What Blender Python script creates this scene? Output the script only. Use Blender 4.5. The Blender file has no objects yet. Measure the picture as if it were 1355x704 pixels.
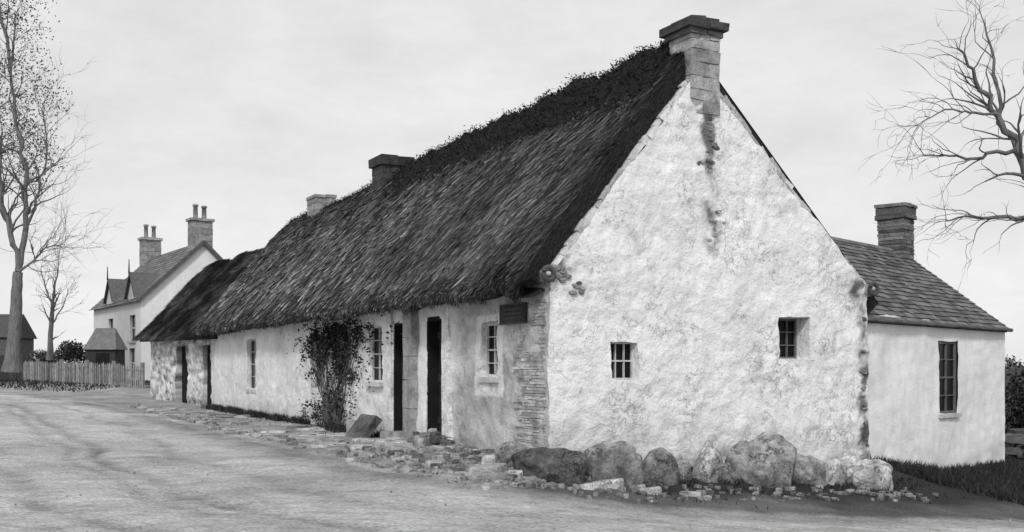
import bpy, bmesh, math, random
import numpy as np
from mathutils import Vector, noise
random.seed(7); rng=np.random.default_rng(7)
F=1323.0; H=484.0; EYE=1.5; CX=677.5
sc=bpy.context.scene
def P(px,py,d): return Vector(((px-CX)/F*d, d, EYE+(H-py)/F*d))
UD=Vector((-.4767,.879,0)); VD=Vector((.879,.4767,0)); C=Vector((.49,13.1,0))
def L(u,v,z=0): return C+UD*u+VD*v+Vector((0,0,z))
def u_at(px,v=0.0):
    r=(px-CX)/F; o=C+VD*v
    return (o.x-o.y*r)/(.4767+.879*r)
def v_at(px,u=0.0):
    r=(px-CX)/F; o=C+UD*u
    return (r*o.y-o.x)/(.879-.4767*r)
def z_at(py,d): return EYE+(H-py)/F*d

# ---------------------------------------------------------------- ground height
cp=[(0,0,0),(-3,5,0),(3,5,-.1),(-4.6,9,0),(0,9,0),(4.6,9,-.25),(8,9,-.5),(1.5,11.6,-.15),(4,12,-.33),(6.2,12,-.47),(9,13,-.75),
(1.18,12.45,0.0),(1.8,12.8,-.1),(3.1,13.5,-.17),(4.0,14.0,-.24),(5.84,15.0,-.42),(.49,13.1,.32),(3.1,14.5,.1),(5.68,15.9,-.06),
(5.8,16.3,-.08),(10.3,20.9,-.57),(6.6,15.5,-.33),(8.4,17,-.58),(12,20,-.8),(13,26,-.7),
(-6,9,.02),(-10,9,.05),(-8,16,.1),(-12,22,.22),(-16,28,.38),(-14,30,.35),(-12.9,34.9,.36),(-18,40,.66),(-22,46,.78),(-30,50,.8),(-40,40,.6),(-30,20,.25),
(40,40,-1.0),(30,15,-1.2),(0,60,.6),(-40,80,1.0),(60,90,-.4),(0,200,.9),(-200,200,1.0),(200,200,.2),(-200,0,.5),(200,0,-1),(0,-60,-.3),(-200,-200,0),(200,-200,-1),
(0,1600,1.2),(-1600,1600,1.2),(1600,1600,1.0),(1600,-600,0),(-1600,-600,0)]
for u,v,z in [(0,-.3,.33),(3.7,-.3,.28),(10,-.3,.2),(16,-.3,.17),(20.8,-.3,.17),(1.25,-1.6,.12),(5,-1.8,.13),(10,-2,.12),(16,-2.2,.16),(20.8,-2.4,.22),(3,3,.2),(12,3,.2),(20,3,.2),(0.5,-1,.22)]:
    p=L(u,v); cp.append((p.x,p.y,z))
cp=np.array(cp,float)
K=np.hypot(cp[:,None,0]-cp[None,:,0],cp[:,None,1]-cp[None,:,1])
W8=np.linalg.solve(K+np.eye(len(cp))*0.02*-1,cp[:,2]-.2)
def gz(x,y):
    x=np.asarray(x,float).ravel(); y=np.asarray(y,float).ravel()
    out=np.zeros(len(x))
    for i in range(0,len(x),20000):
        s=slice(i,i+20000)
        out[s]=np.hypot(x[s,None]-cp[None,:,0],y[s,None]-cp[None,:,1])@W8+.2
    return out
def g(x,y): return float(gz([x],[y])[0])

# ---------------------------------------------------------------- materials
def mk(name,base=.5,var=.3,scale=4,fine=.25,fscale=60,bump=.4,bscale=25,bdist=.02,rough=.95,stretch=(1,1,1),rot=(0,0,0),attr=True,cracks=0,cscale=6,spec=.2,blot=0,bscl=1.2,cth=(.5,.64),cw=.014,specks=0,drip=0):
    m=bpy.data.materials.new(name); m.use_nodes=True; nt=m.node_tree; N=nt.nodes; Lk=nt.links
    bs=N['Principled BSDF']; bs.inputs['Roughness'].default_value=rough
    bs.inputs['Specular IOR Level'].default_value=spec
    tc=N.new('ShaderNodeTexCoord'); mp=N.new('ShaderNodeMapping'); mp.inputs['Scale'].default_value=stretch; mp.inputs['Rotation'].default_value=rot
    Lk.new(tc.outputs['Object'],mp.inputs['Vector'])
    def nz(s,d=6,r=.6,vec=mp):
        n=N.new('ShaderNodeTexNoise'); n.inputs['Scale'].default_value=s; n.inputs['Detail'].default_value=d; n.inputs['Roughness'].default_value=r
        Lk.new(vec.outputs[0],n.inputs['Vector']); return n.outputs[0]
    def mr(src,a,b,c,d):
        n=N.new('ShaderNodeMapRange'); n.inputs[1].default_value=a;n.inputs[2].default_value=b;n.inputs[3].default_value=c;n.inputs[4].default_value=d
        Lk.new(src,n.inputs[0]); return n.outputs[0]
    def mul(a,b,op='MULTIPLY'):
        n=N.new('ShaderNodeMath'); n.operation=op
        for i,q in enumerate((a,b)):
            if isinstance(q,(int,float)): n.inputs[i].default_value=q
            else: Lk.new(q,n.inputs[i])
        return n.outputs[0]
    v=mul(mr(nz(scale),.3,.7,1-var,1+var),base)
    if fine: v=mul(v,mr(nz(fscale,3,.7),.3,.7,1-fine,1+fine))
    cr=None
    if cracks:
        a=mul(nz(cscale,9,.72),.5,'SUBTRACT')
        ab=N.new('ShaderNodeMath'); ab.operation='ABSOLUTE'; Lk.new(a,ab.inputs[0])
        line=mr(ab.outputs[0],0.0,cw,0,1)
        msk=mr(nz(1.7,5,.65),cth[0],cth[1],0,1)
        cr=mul(1.0,mul(mul(mul(1.0,line,'SUBTRACT'),msk),cracks),'SUBTRACT')
        v=mul(v,cr)
    if specks:
        sp=mr(nz(17,6,.75),.60,.68,0,1); sm=mr(nz(2.1,4,.6),.45,.64,.08,1)
        spk=mul(1.0,mul(mul(sp,sm),specks),'SUBTRACT'); v=mul(v,spk); cr=spk if cr is None else mul(cr,spk)
    if drip:
        m2=N.new('ShaderNodeMapping'); m2.inputs['Scale'].default_value=(3.2,3.2,.35); Lk.new(tc.outputs['Object'],m2.inputs['Vector'])
        v=mul(v,mr(nz(1.6,7,.65,m2),.42,.58,1-drip,1))
    if blot:
        v=mul(v,mr(nz(bscl,7,.7),.38,.55,1-blot,1))
    if attr:
        at=N.new('ShaderNodeAttribute'); at.attribute_name='tone'; v=mul(v,at.outputs['Fac'])
    cc=N.new('ShaderNodeCombineColor')
    for i in range(3): Lk.new(v,cc.inputs[i])
    Lk.new(cc.outputs[0],bs.inputs['Base Color'])
    if bump:
        b=N.new('ShaderNodeBump'); b.inputs['Strength'].default_value=bump; b.inputs['Distance'].default_value=bdist
        h=nz(bscale,8,.65)
        if cr is not None: h=mul(h,mul(cr,.6),'ADD')
        Lk.new(h,b.inputs['Height']); Lk.new(b.outputs[0],bs.inputs['Normal'])
    return m
rd=math.atan2(UD.y,UD.x)
M={}
M['white']=mk('whitewashed_harling',.87,.04,2.5,.13,80,.85,13,.05,cracks=.5,cscale=5,blot=.06,bscl=6,cth=(.5,.64),cw=.010,specks=.45,drip=.06)
M['whiteclean']=mk('white_render',.86,.04,2,.08,60,.5,20,.03,blot=.05,bscl=1.5,specks=.15,drip=.05)
M['thatchbase']=mk('thatch_under',.035,.5,3,.4,80,1,40,.05,attr=False)
M['thatch']=mk('thatch_straw',1,.12,1.2,.3,40,.3,60,.01)
M['turf']=mk('turf',.016,.5,6,.5,40,1,25,.08,attr=False)
M['turfb']=mk('turf_blades',1,.3,4,0,40,0)
M['stone']=mk('stone',1,.25,5,.3,50,.8,22,.04,blot=.3,bscl=6)
M['boulder']=mk('boulder_stone',1,.25,4,.35,50,1,10,.08,blot=.35,bscl=4.0,cracks=.45,cscale=1.6,cth=(.4,.55),cw=.012,specks=.35)
M['ground']=mk('earth',1,.22,1.0,.4,26,.9,16,.05,stretch=(1,1,1),blot=.2,bscl=.9)
M['road']=mk('dirt_road',1,.16,1.3,.45,38,1.0,16,.06,stretch=(.6,1.2,1),rot=(0,0,-.1),blot=.28,bscl=4.2,specks=.35)
M['slate']=mk('slate',1,.25,6,.3,50,.4,30,.01,rough=.7)
M['wood']=mk('dark_wood',.014,.4,3,.3,50,.6,30,.01,attr=False)
M['palewood']=mk('painted_wood',.5,.25,5,.25,50,.4,30,.01,attr=False)
M['greywood']=mk('weathered_wood',.13,.25,5,.25,50,.4,30,.01,attr=False)
M['bark']=mk('bark',.09,.4,6,.3,40,.8,14,.03,stretch=(2,2,.5),attr=False)
M['barkhaze']=mk('hazed_bark',.15,.4,6,.3,40,.8,14,.03,stretch=(2,2,.5),attr=False)  # tree bark lightened so distance haze is painted into its colour
M['leaf']=mk('leaf',1,.3,3,0,10,0)
M['grass']=mk('grass_blades',1,.3,2,0,10,0)
gm=bpy.data.materials.new('window_glass'); gm.use_nodes=True
b=gm.node_tree.nodes['Principled BSDF']; b.inputs['Base Color'].default_value=(.008,.008,.008,1); b.inputs['Roughness'].default_value=.3; b.inputs['Specular IOR Level'].default_value=.12
M['glass']=gm

# ---------------------------------------------------------------- mesh builder
def empty(name,loc=(0,0,0)):
    e=bpy.data.objects.new(name,None); sc.collection.objects.link(e); return e
class MB:
    def __init__(s): s.v=[];s.f=[];s.t=[]
    def add(s,vs,fs,t=1.0):
        n=len(s.v); s.v+= [tuple(q) for q in vs]; s.f+=[tuple(n+i for i in f) for f in fs]
        s.t+= [t]*len(vs) if not hasattr(t,'__len__') else list(t)
    def box(s,c,a,b,h,t=1.0,j=0.0):
        c=Vector(c);a=Vector(a);b=Vector(b);h=Vector(h); vs=[]
        for k in (-1,1):
            for x,y in ((-1,-1),(1,-1),(1,1),(-1,1)):
                p=c+a*x+b*y+h*k
                if j: p=p+Vector((random.uniform(-j,j),random.uniform(-j,j),random.uniform(-j,j)))
                vs.append(p)
        s.add(vs,[(3,2,1,0),(4,5,6,7),(0,1,5,4),(1,2,6,5),(2,3,7,6),(3,0,4,7)],t)
    def quad(s,a,b,c,d,t=1.0): s.add([a,b,c,d],[(0,1,2,3)],t)
    def tube(s,pts,rs,k=6,t=1.0,cap=True):
        pts=[Vector(p) for p in pts]; vs=[]; fs=[]
        for i,p in enumerate(pts):
            d=(pts[min(i+1,len(pts)-1)]-pts[max(i-1,0)])
            if d.length<1e-6: d=Vector((0,0,1))
            d.normalize(); a=d.orthogonal().normalized() if abs(d.z)>.95 else d.cross(Vector((0,0,1))).normalized(); b=d.cross(a)
            for q in range(k):
                an=2*math.pi*q/k; vs.append(p+(a*math.cos(an)+b*math.sin(an))*rs[i])
        for i in range(len(pts)-1):
            for q in range(k):
                fs.append((i*k+q,i*k+(q+1)%k,(i+1)*k+(q+1)%k,(i+1)*k+q))
        if cap: fs.append(tuple(range((len(pts)-1)*k,len(pts)*k)))
        s.add(vs,fs,t)
    def obj(s,name,mat,parent=None,smooth=False):
        me=bpy.data.meshes.new(name); me.from_pydata(s.v,[],s.f)
        at=me.attributes.new('tone','FLOAT','POINT'); at.data.foreach_set('value',np.array(s.t,dtype=np.float32))
        me.materials.append(M[mat] if isinstance(mat,str) else mat)
        if smooth: me.polygons.foreach_set('use_smooth',[True]*len(me.polygons))
        o=bpy.data.objects.new(name,me); sc.collection.objects.link(o)
        if parent: o.parent=parent
        return o
def npmesh(name,V,tone,nper,mat,parent=None):
    n=V.shape[0]; me=bpy.data.meshes.new(name)
    me.vertices.add(n*nper); me.vertices.foreach_set('co',V.reshape(-1).astype(np.float32))
    me.loops.add(n*nper); me.loops.foreach_set('vertex_index',np.arange(n*nper,dtype=np.int32))
    me.polygons.add(n); me.polygons.foreach_set('loop_start',np.arange(0,n*nper,nper,dtype=np.int32))
    me.update(calc_edges=True)
    at=me.attributes.new('tone','FLOAT','POINT'); at.data.foreach_set('value',np.repeat(tone,nper).astype(np.float32))
    me.materials.append(M[mat]); o=bpy.data.objects.new(name,me); sc.collection.objects.link(o)
    if parent: o.parent=parent
    return o
def nv(p,s=1.0): return noise.noise(Vector(p)*s)

def panel(name,O,A,W,z0,z1,holes,mat,parent,tonef,cuts=(),step=.05,amp=.02,inward=None,depth=.28,x0=0.0):
    def ticks(a,b,marks):
        ms=sorted(set([a,b]+[m for m in marks if a<m<b])); r=[]
        for i in range(len(ms)-1):
            k=max(1,int(round((ms[i+1]-ms[i])/step)))
            r+=[ms[i]+(ms[i+1]-ms[i])*j/k for j in range(k)]
        return r+[ms[-1]]
    xs=ticks(x0,W,[h[0] for h in holes]+[h[1] for h in holes]); zs=ticks(z0,z1,[h[2] for h in holes]+[h[3] for h in holes])
    bm=bmesh.new(); tl=bm.verts.layers.float.new('tone'); grid={}
    def vt(i,j):
        if (i,j) not in grid: grid[(i,j)]=bm.verts.new(O+A*xs[i]+Vector((0,0,zs[j])))
        return grid[(i,j)]
    for i in range(len(xs)-1):
        cx=(xs[i]+xs[i+1])/2
        for j in range(len(zs)-1):
            cz=(zs[j]+zs[j+1])/2
            if any(h[0]<cx<h[1] and h[2]<cz<h[3] for h in holes): continue
            bm.faces.new((vt(i,j),vt(i+1,j),vt(i+1,j+1),vt(i,j+1)))
    for co,no in cuts:
        bmesh.ops.bisect_plane(bm,geom=bm.verts[:]+bm.edges[:]+bm.faces[:],plane_co=co,plane_no=no,clear_outer=True)
    he=[]; e=1e-4
    for ed in bm.edges:
        if not ed.is_boundary: continue
        q=[((v.co-O).dot(A),v.co.z) for v in ed.verts]
        for h in holes:
            if all(h[0]-e<=x<=h[1]+e and h[2]-e<=z<=h[3]+e for x,z in q):
                he.append(ed); ed.smooth=False; break
    newv=set()
    if he:
        r=bmesh.ops.extrude_edge_only(bm,edges=he)
        for el in r['geom']:
            if isinstance(el,bmesh.types.BMVert): newv.add(el); el.co+=inward*depth
    for v in bm.verts:
        p=v.co.copy()
        v[tl]=tonef((p-O).dot(A),p.z)
        if v not in newv:
            n1=noise.noise_vector(p*1.1)*amp*1.3; n2=noise.noise_vector(p*5.5)*amp*.6; n3=noise.noise_vector(p*13)*amp*.25
            v.co+=n1+n2+n3
    me=bpy.data.meshes.new(name); 
    for f in bm.faces: f.smooth=True
    bm.to_mesh(me); bm.free(); me.materials.append(M[mat])
    o=bpy.data.objects.new(name,me); sc.collection.objects.link(o); o.parent=parent
    return o

def window(name,parent,O,A,N,x0,x1,z0,z1,cols,rows,inset=.13,bar=.022,mat='palewood',fw=.032):
    inn=-N
    g_=MB(); c=O+A*((x0+x1)/2)+inn*(inset+.03)+Vector((0,0,(z0+z1)/2))
    g_.box(c,A*((x1-x0)/2+.03),N*.008,Vector((0,0,(z1-z0)/2+.03)))
    g_.obj(name+'_glass','glass',parent)
    m=MB()
    w=x1-x0;h=z1-z0
    def bx(a,b,c_,d,dd=0):
        m.box(O+A*((a+b)/2)+inn*(inset+dd)+Vector((0,0,(c_+d)/2)),A*((b-a)/2),N*.018,Vector((0,0,(d-c_)/2)))
    bx(x0-.03,x0+fw,z0-.03,z1+.03);bx(x1-fw,x1+.03,z0-.03,z1+.03);bx(x0,x1,z0-.02,z0+fw,.003);bx(x0,x1,z1-fw,z1+.02,.003)
    for i in range(1,cols):
        x=x0+w*i/cols; bx(x-bar/2,x+bar/2,z0,z1,.005)
    for i in range(1,rows):
        z=z0+h*i/rows; bb=bar*(1.6 if i*2==rows else 1); bx(x0,x1,z-bb/2,z+bb/2,.008)
    m.obj(name+'_frame',mat,parent)

def slates(name,parent,O,A,D,Lg,S,expo=.2,wid=.28,t0=.11,tv=.35,N=None):
    m=MB(); rows=int(S/expo)+1
    for r in range(rows):
        off=-(r%2)*wid/2+random.uniform(-.02,.02); x=off
        while x<Lg:
            w=wid*random.uniform(.85,1.12); a=max(x,0); b_=min(x+w-.006,Lg)
            if b_-a>.03:
                y0=r*expo-.03; y1=min((r+1)*expo+random.uniform(-.012,.02),S+.03)
                lift=.022+random.uniform(0,.008)
                p=[O+A*a+D*y0+N*.004,O+A*b_+D*y0+N*.004,O+A*b_+D*y1+N*lift,O+A*a+D*y1+N*lift]
                q=[pp-N*.012 for pp in p]
                m.add(p+q,[(0,1,2,3),(3,2,6,7),(0,3,7,4),(1,5,6,2)],t0*random.uniform(1-tv,1+tv))
            x+=w
    return m.obj(name,'slate',parent)

def stack(name,parent,c,a,b,wa,wb,z0,z1,course=.17,t0=.3,tv=.25,cap=None,mat='stone',pots=None,gap=.006):
    m=MB(); z=z0; Z=Vector((0,0,1))
    while z<z1-.02:
        h=min(course*random.uniform(.8,1.2),z1-z); n=random.choice([2,2,3]); cuts=[0]+sorted([ (i+random.uniform(-.25,.25))/n for i in range(1,n)])+[1]
        for i in range(n):
            x0=-wa/2+wa*cuts[i]; x1=-wa/2+wa*cuts[i+1]
            m.box(c+a*((x0+x1)/2)+Z*(z+h/2),a*((x1-x0)/2-gap),b*(wb/2+random.uniform(-.012,.01)),Z*(h/2-gap),t0*random.uniform(1-tv,1+tv),.008)
        z+=h
    m.box(c+Z*((z0+z1)/2),a*(wa/2-.015),b*(wb/2-.015),Z*((z1-z0)/2-.01),t0*.7)
    if cap:
        for (zz,h,o,t) in cap:
            n=2
            for i in range(n):
                x0=-wa/2-o+(wa+2*o)*i/n; x1=-wa/2-o+(wa+2*o)*(i+1)/n
                m.box(c+a*((x0+x1)/2)+Z*(zz+h/2),a*((x1-x0)/2-.004),b*(wb/2+o),Z*(h/2),t*random.uniform(.8,1.2),.015)
    ob=m.obj(name,mat,parent)
    if pots:
        k=MB()
        for (da,r,h) in pots:
            zz=max([q[0]+q[1] for q in cap]) if cap else z1
            p=c+a*da+Z*zz
            k.tube([p-Z*.05,p+Z*h*.85,p+Z*h*.85,p+Z*h],[r,r*.85,r*1.15,r*1.15],10)
        k.obj(name+'_pots',mk('clay_pot',.3,attr=False) if 'clay_pot' not in bpy.data.materials else bpy.data.materials['clay_pot'],parent,True)
    return ob

def leafcloud(name,specs,size,mat='leaf',parent=None,t0=.06,clump=2.0,thr=-.1):
    P0=[];
    for (cx,cy,cz,rx,ry,rz,n) in specs:
        k=0
        while k<n:
            q=rng.normal(size=3)*.5
            if np.linalg.norm(q)>1: continue
            p=(cx+q[0]*rx,cy+q[1]*ry,cz+q[2]*rz)
            if noise.noise(Vector(p)*clump)<thr and random.random()<.85: k+=.3; continue
            P0.append(p); k+=1
    P0=np.array(P0); n=len(P0)
    a=rng.normal(size=(n,3)); a/=np.linalg.norm(a,axis=1)[:,None]
    b_=np.cross(a,rng.normal(size=(n,3))); b_/=np.linalg.norm(b_,axis=1)[:,None]
    s=size*rng.uniform(.5,1.2,(n,1))
    V=np.stack([P0-a*s,P0+b_*s*.5,P0+a*s,P0-b_*s*.5],1)
    return npmesh(name,V,t0*rng.uniform(.5,1.6,n),4,mat,parent)

def branch(m,p,d,ln,r,lev,maxlev,seed_spread=.7,droop=0.0,tips=None,k=6,nch=4):
    n=6 if lev<maxlev else 4; pts=[p.copy()]; rs=[r]; q=p.copy(); dd=d.normalized()
    for i in range(n):
        dd=(dd+Vector((random.gauss(0,.2),random.gauss(0,.2),random.gauss(0,.17)-droop*.1))).normalized()
        q=q+dd*ln/n; pts.append(q.copy()); rs.append(r*(1-.7*(i+1)/n))
    m.tube(pts,rs,max(3,k-lev))
    if lev>=maxlev:
        if tips is not None: tips.append(q)
        return
    for c in range(nch):
        i=random.randint(1,n) if c else n
        base=pts[i]; nd=(pts[i]-pts[i-1]).normalized()
        side=Vector((random.gauss(0,1),random.gauss(0,1),random.gauss(.25,.7))).normalized()
        nd=(nd+side*seed_spread*random.uniform(.6,1.3)).normalized()
        branch(m,base,nd,ln*random.uniform(.5,.75),max(rs[i]*.75,.006),lev+1,maxlev,seed_spread,droop,tips,k,nch)

# ---------------------------------------------------------------- GROUND + ROAD
def axis(a,b,st,lo,hi):
    r=list(np.arange(a,b+1e-6,st)); s=st; x=a
    left=[]
    while x>lo: s*=1.22; x-=s; left.append(x)
    s=st; x=r[-1]; right=[]
    while x<hi: s*=1.22; x+=s; right.append(x)
    return np.array(left[::-1]+r+right)
gx=axis(-15,12,.10,-1600,1600); gy=axis(7.5,34,.12,-600,1700)
X,Y=np.meshgrid(gx,gy); xf=X.ravel(); yf=Y.ravel(); zf=gz(xf,yf)
near=(xf>-22)&(xf<16)&(yf>6)&(yf<44)
k=[L(u,v) for u,v in [(.9,-1.75),(4,-1.8),(8,-1.95),(12,-2.1),(17,-2.3),(21,-2.6)]]
poly=[(-300,-80),(120,-80),(120,22),(30,18),(14,15.6),(8,13.7),(4,12.2),(1.7,11.75),(.2,11.75)]+[(q.x,q.y) for q in k]+[(-15,33.5),(-17.5,36.5),(-24,41.5),(-34,48),(-60,64),(-120,90),(-300,120)]
pl=np.array(poly); 
def pmask(x,y):
    ins=np.zeros(len(x),bool); dist=np.full(len(x),1e9)
    for i in range(len(pl)):
        a=pl[i-1]; b2=pl[i]
        cond=((a[1]>y)!=(b2[1]>y)); xi=(b2[0]-a[0])*(y-a[1])/(b2[1]-a[1]+1e-12)+a[0]
        ins^=cond&(x<xi)
        d=b2-a; t=np.clip(((x-a[0])*d[0]+(y-a[1])*d[1])/(d@d),0,1)
        dist=np.minimum(dist,np.hypot(x-a[0]-t*d[0],y-a[1]-t*d[1]))
    return np.where(ins,dist,-dist)
sd=pmask(xf,yf)
nf=lambda fn: np.array([fn(a,b2) if nn else 0 for a,b2,nn in zip(xf,yf,near)])
ns=nf(lambda a,b2: noise.noise(Vector((a*.8,b2*.8,1)))*.6+noise.noise(Vector((a*2.5,b2*2.5,3)))*.35)
wob=nf(lambda a,b2: noise.noise(Vector((a*.3,b2*.3,9))))
broad=nf(lambda a,b2: noise.noise(Vector((a*.25,b2*.5,7))))
hf=nf(lambda a,b2: noise.noise(Vector((a*3,b2*3,2)))*.018+noise.noise(Vector((a*7,b2*7,5)))*.014+noise.noise(Vector((a*.9,b2*.9,0)))*.03)
s2=sd+wob*.5
track=np.exp(-((s2-2.9)/.14)**2)+np.exp(-((s2-3.3)/.10)**2)*.8+np.exp(-((s2-4.5)/.17)**2)+np.exp(-((s2-5.1)/.1)**2)*.6+np.exp(-((s2-6.6)/.22)**2)*.8+np.exp(-((s2-1.7)/.12)**2)*.7+np.exp(-((s2-8.5)/.25)**2)*.6
track=track*np.clip(.75+1.6*ns,0,1.4)*near
zf=zf+hf-.035*track
ru=(xf-C.x)*UD.x+(yf-C.y)*UD.y; rv=(xf-C.x)*VD.x+(yf-C.y)*VD.y
def sst(e0,e1,x): t=np.clip((x-e0)/(e1-e0),0,1); return t*t*(3-2*t)
roadm=sst(-.15,.55,sd+ns*.35)
pathm=sst(.0,.3,-rv)*sst(-1.0,-.2,ru)*(sd<.3)*(ru<40)
grassm=sst(-.3,.6,-(sd+ns*.5)-.8)*(1-pathm)
dirt=.12+.06*ns
tone=dirt*(1-grassm)+.035*grassm
tone=tone*(1-pathm)+(.32+.16*ns)*pathm
gut=np.exp(-((sd-.5)/.35)**2)*sst(-.6,.2,ns+.3)
rt=.52+.14*broad+.13*ns-.2*gut-.22*track
tone=tone*(1-roadm)+rt*roadm
tone=np.clip(tone,.02,.7)
nx,ny=len(gx),len(gy)
idx=np.arange(nx*ny).reshape(ny,nx)
faces=np.stack([idx[:-1,:-1],idx[:-1,1:],idx[1:,1:],idx[1:,:-1]],-1).reshape(-1,4)
def sheet(name,faces,zoff,mat):
    used=np.unique(faces); re=np.full(nx*ny,-1); re[used]=np.arange(len(used))
    me=bpy.data.meshes.new(name); me.from_pydata(np.stack([xf[used],yf[used],zf[used]+zoff],1).tolist(),[],re[faces].tolist())
    at=me.attributes.new('tone','FLOAT','POINT'); at.data.foreach_set('value',tone[used].astype(np.float32))
    me.polygons.foreach_set('use_smooth',[True]*len(me.polygons)); me.materials.append(M[mat])
    o=bpy.data.objects.new(name,me); sc.collection.objects.link(o); return o
sheet('ground',faces,0,'ground')
rf=faces[(sd[faces]+ns[faces]*.3>.25).all(1)]
sheet('road',rf,.005,'road')

# ---------------------------------------------------------------- THATCHED COTTAGE
cot=empty('thatched_cottage')
VA=2.5; VW=5.9; ZE=2.69; ZA=5.77; UL=20.8
Z=Vector((0,0,1))
def pk(c,cz,rx,rz,x,z): return math.exp(-(((x-c)/rx)**2+((z-cz)/rz)**2))
def gt(x,z):
    t=1.0
    n=nv((x*4,z*4,3)); n2=nv((x*11,z*11,8)); n3=nv((x*1.6,z*1.6,4)); n4=nv((x*22,z*22,2))
    d=pk(2.66,4.85,.13,.5,x,z)*1.45+pk(2.5,5.25,.3,.22,x,z)*.7+pk(2.72,3.55,.2,.6,x,z)*.85+pk(2.45,4.4,.35,.5,x,z)*.25
    d+=pk(.18,2.85,.3,.2,x,z)*1.1+pk(.55,2.45,.4,.12,x,z)*.7+pk(5.6,2.75,.3,.25,x,z)*.9+pk(4.1,3.9,.5,.6,x,z)*.35+pk(1.3,3.2,.6,.5,x,z)*.35
    d+=pk(5.80,1.1,.13,1.5,x,z)*1.4+pk(3.6,1.3,.6,.6,x,z)*.35+pk(5.2,1.7,.35,.8,x,z)*.3
    t-=.75*max(0,min(1,(d*(1+1.5*n+.9*n2+.5*n4))-.33))
    t-=.10*max(0,n3)+.04*n+.04*n2
    t-=.36*max(0,min(1,(.75-(z-.3+x*.07))*1.1))*(.45+.9*max(0,n+.3))
    return max(.12,t)
cutL=(L(0,0,ZE),(-(VD*(ZA-ZE))+Z*VA).normalized())
cutR=(L(0,VW,ZE),((VD*(ZA-ZE))+Z*(VW-VA)).normalized())
d1=v_at(826); dd=L(0,d1).y
w1=(v_at(809),v_at(843),z_at(502,dd),z_at(453,dd))
d2=L(0,v_at(1047)).y
w2=(v_at(1031),v_at(1068),z_at(474,d2),z_at(421,d2))
panel('gable_wall',L(0,0),VD,VW,-.9,6.0,[w1,w2],'white',cot,gt,cuts=[cutL,cutR],step=.04,amp=.04,inward=UD,depth=.3)
NG=-UD
window('gable_window',cot,L(0,0),VD,NG,w1[0],w1[1],w1[2],w1[3],3,2,inset=.12,bar=.014,fw=.02)
window('gable_window_2',cot,L(0,0),VD,NG,w2[0],w2[1]-.0,w2[2],w2[3],3,3,inset=.24,bar=.016,fw=.025,mat='greywood')
def fz(py,px): return z_at(py,L(u_at(px),0).y)
NF=-VD
def hole(pl_,pr,pt,pb):
    pm=(pl_+pr)/2; return (u_at(pr),u_at(pl_),fz(pb,pm),fz(pt,pm))
h1=hole(637,658,428,498); d_1=hole(565,587,420,600); d_2=hole(521,542,426,590); h2=hole(487,505,432,505); h3=hole(327,339,449,515); h4=hole(412,428,452,513)
d_1=(d_1[0],d_1[1],.1,d_1[3]); d_2=(d_2[0],d_2[1],.1,d_2[3])
def ft(x,z):
    n=nv((x*3,z*3,13)); n2=nv((x*9,z*9,18)); n3=nv((x*.9,z*1.2,24))
    t=1.0-.08*max(0,n)
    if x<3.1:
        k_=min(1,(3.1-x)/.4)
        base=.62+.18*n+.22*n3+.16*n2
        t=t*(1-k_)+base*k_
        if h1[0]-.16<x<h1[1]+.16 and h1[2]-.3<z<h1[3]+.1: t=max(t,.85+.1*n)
    elif x>8.5:
        t-=.05+.22*max(0,n3+.1)
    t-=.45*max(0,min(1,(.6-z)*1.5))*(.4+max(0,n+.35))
    return max(.14,min(1,t))
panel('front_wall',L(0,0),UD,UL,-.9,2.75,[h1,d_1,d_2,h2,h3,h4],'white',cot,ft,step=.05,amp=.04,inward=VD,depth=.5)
for i,(h,c_,r_) in enumerate([(h1,2,4),(h2,2,4),(h3,2,4),(h4,2,3)]):
    window('front_window_%d'%(i+1),cot,L(0,0),UD,NF,h[0],h[1],h[2],h[3],c_,r_,inset=.10,bar=.016,fw=.028)
M['doorpanel']=mk('door_planks',.035,.4,3,.3,50,.6,30,.01,attr=False)
for i,h in enumerate([d_1,d_2]):
    m=MB(); n=5; w=(h[1]-h[0]+.06)/n
    for q in range(n):
        m.box(L(h[0]-.03+w*(q+.5),.22+random.uniform(0,.006),(h[2]+h[3])/2),UD*(w/2-.005),VD*.02,Z*((h[3]-h[2])/2+.02))
    for zz in (.5,1.2,1.9): m.box(L((h[0]+h[1])/2,.19,h[2]+zz),UD*((h[1]-h[0])/2),VD*.012,Z*.06)
    m.obj('door_%d'%(i+1),'doorpanel',cot)
    m=MB()
    m.box(L((h[0]+h[1])/2,.27,(h[2]+h[3])/2),UD*((h[1]-h[0])/2+.05),VD*.01,Z*((h[3]-h[2])/2+.03))
    for xx in (h[0]+.018,h[1]-.018): m.box(L(xx,.11,(h[2]+h[3])/2),UD*.028,VD*.11,Z*((h[3]-h[2])/2))
    m.box(L((h[0]+h[1])/2,.10,h[3]-.02),UD*((h[1]-h[0])/2-.05),VD*.10,Z*.035)
    m.obj('door_frame_%d'%(i+1),'wood',cot)
    m=MB(); m.box(L((h[0]+h[1])/2,.0,g(*L(h[0],-.1).xy)+.03),UD*((h[1]-h[0])/2+.1),VD*.22,Z*.08,.35,.02); m.obj('door_step_%d'%(i+1),'stone',cot)
m=MB()
def strip(pa,pb,zt,t,out): 
    ua,ub=u_at(pb),u_at(pa); zz=.05
    while zz<zt-.02:
        h=min(random.uniform(.25,.5),zt-zz)
        m.box(L((ua+ub)/2,-out/2+.02,zz+h/2),UD*((ub-ua)/2),VD*(out/2+.02),Z*(h/2-.002),t*random.uniform(.93,1.05),.006); zz+=h
strip(543,554,2.5,.36,.14); strip(588,597,2.5,.85,.05); strip(514,520,2.45,.8,.04)
m.obj('door_surrounds','stone',cot)
m=MB(); z=.15
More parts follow.
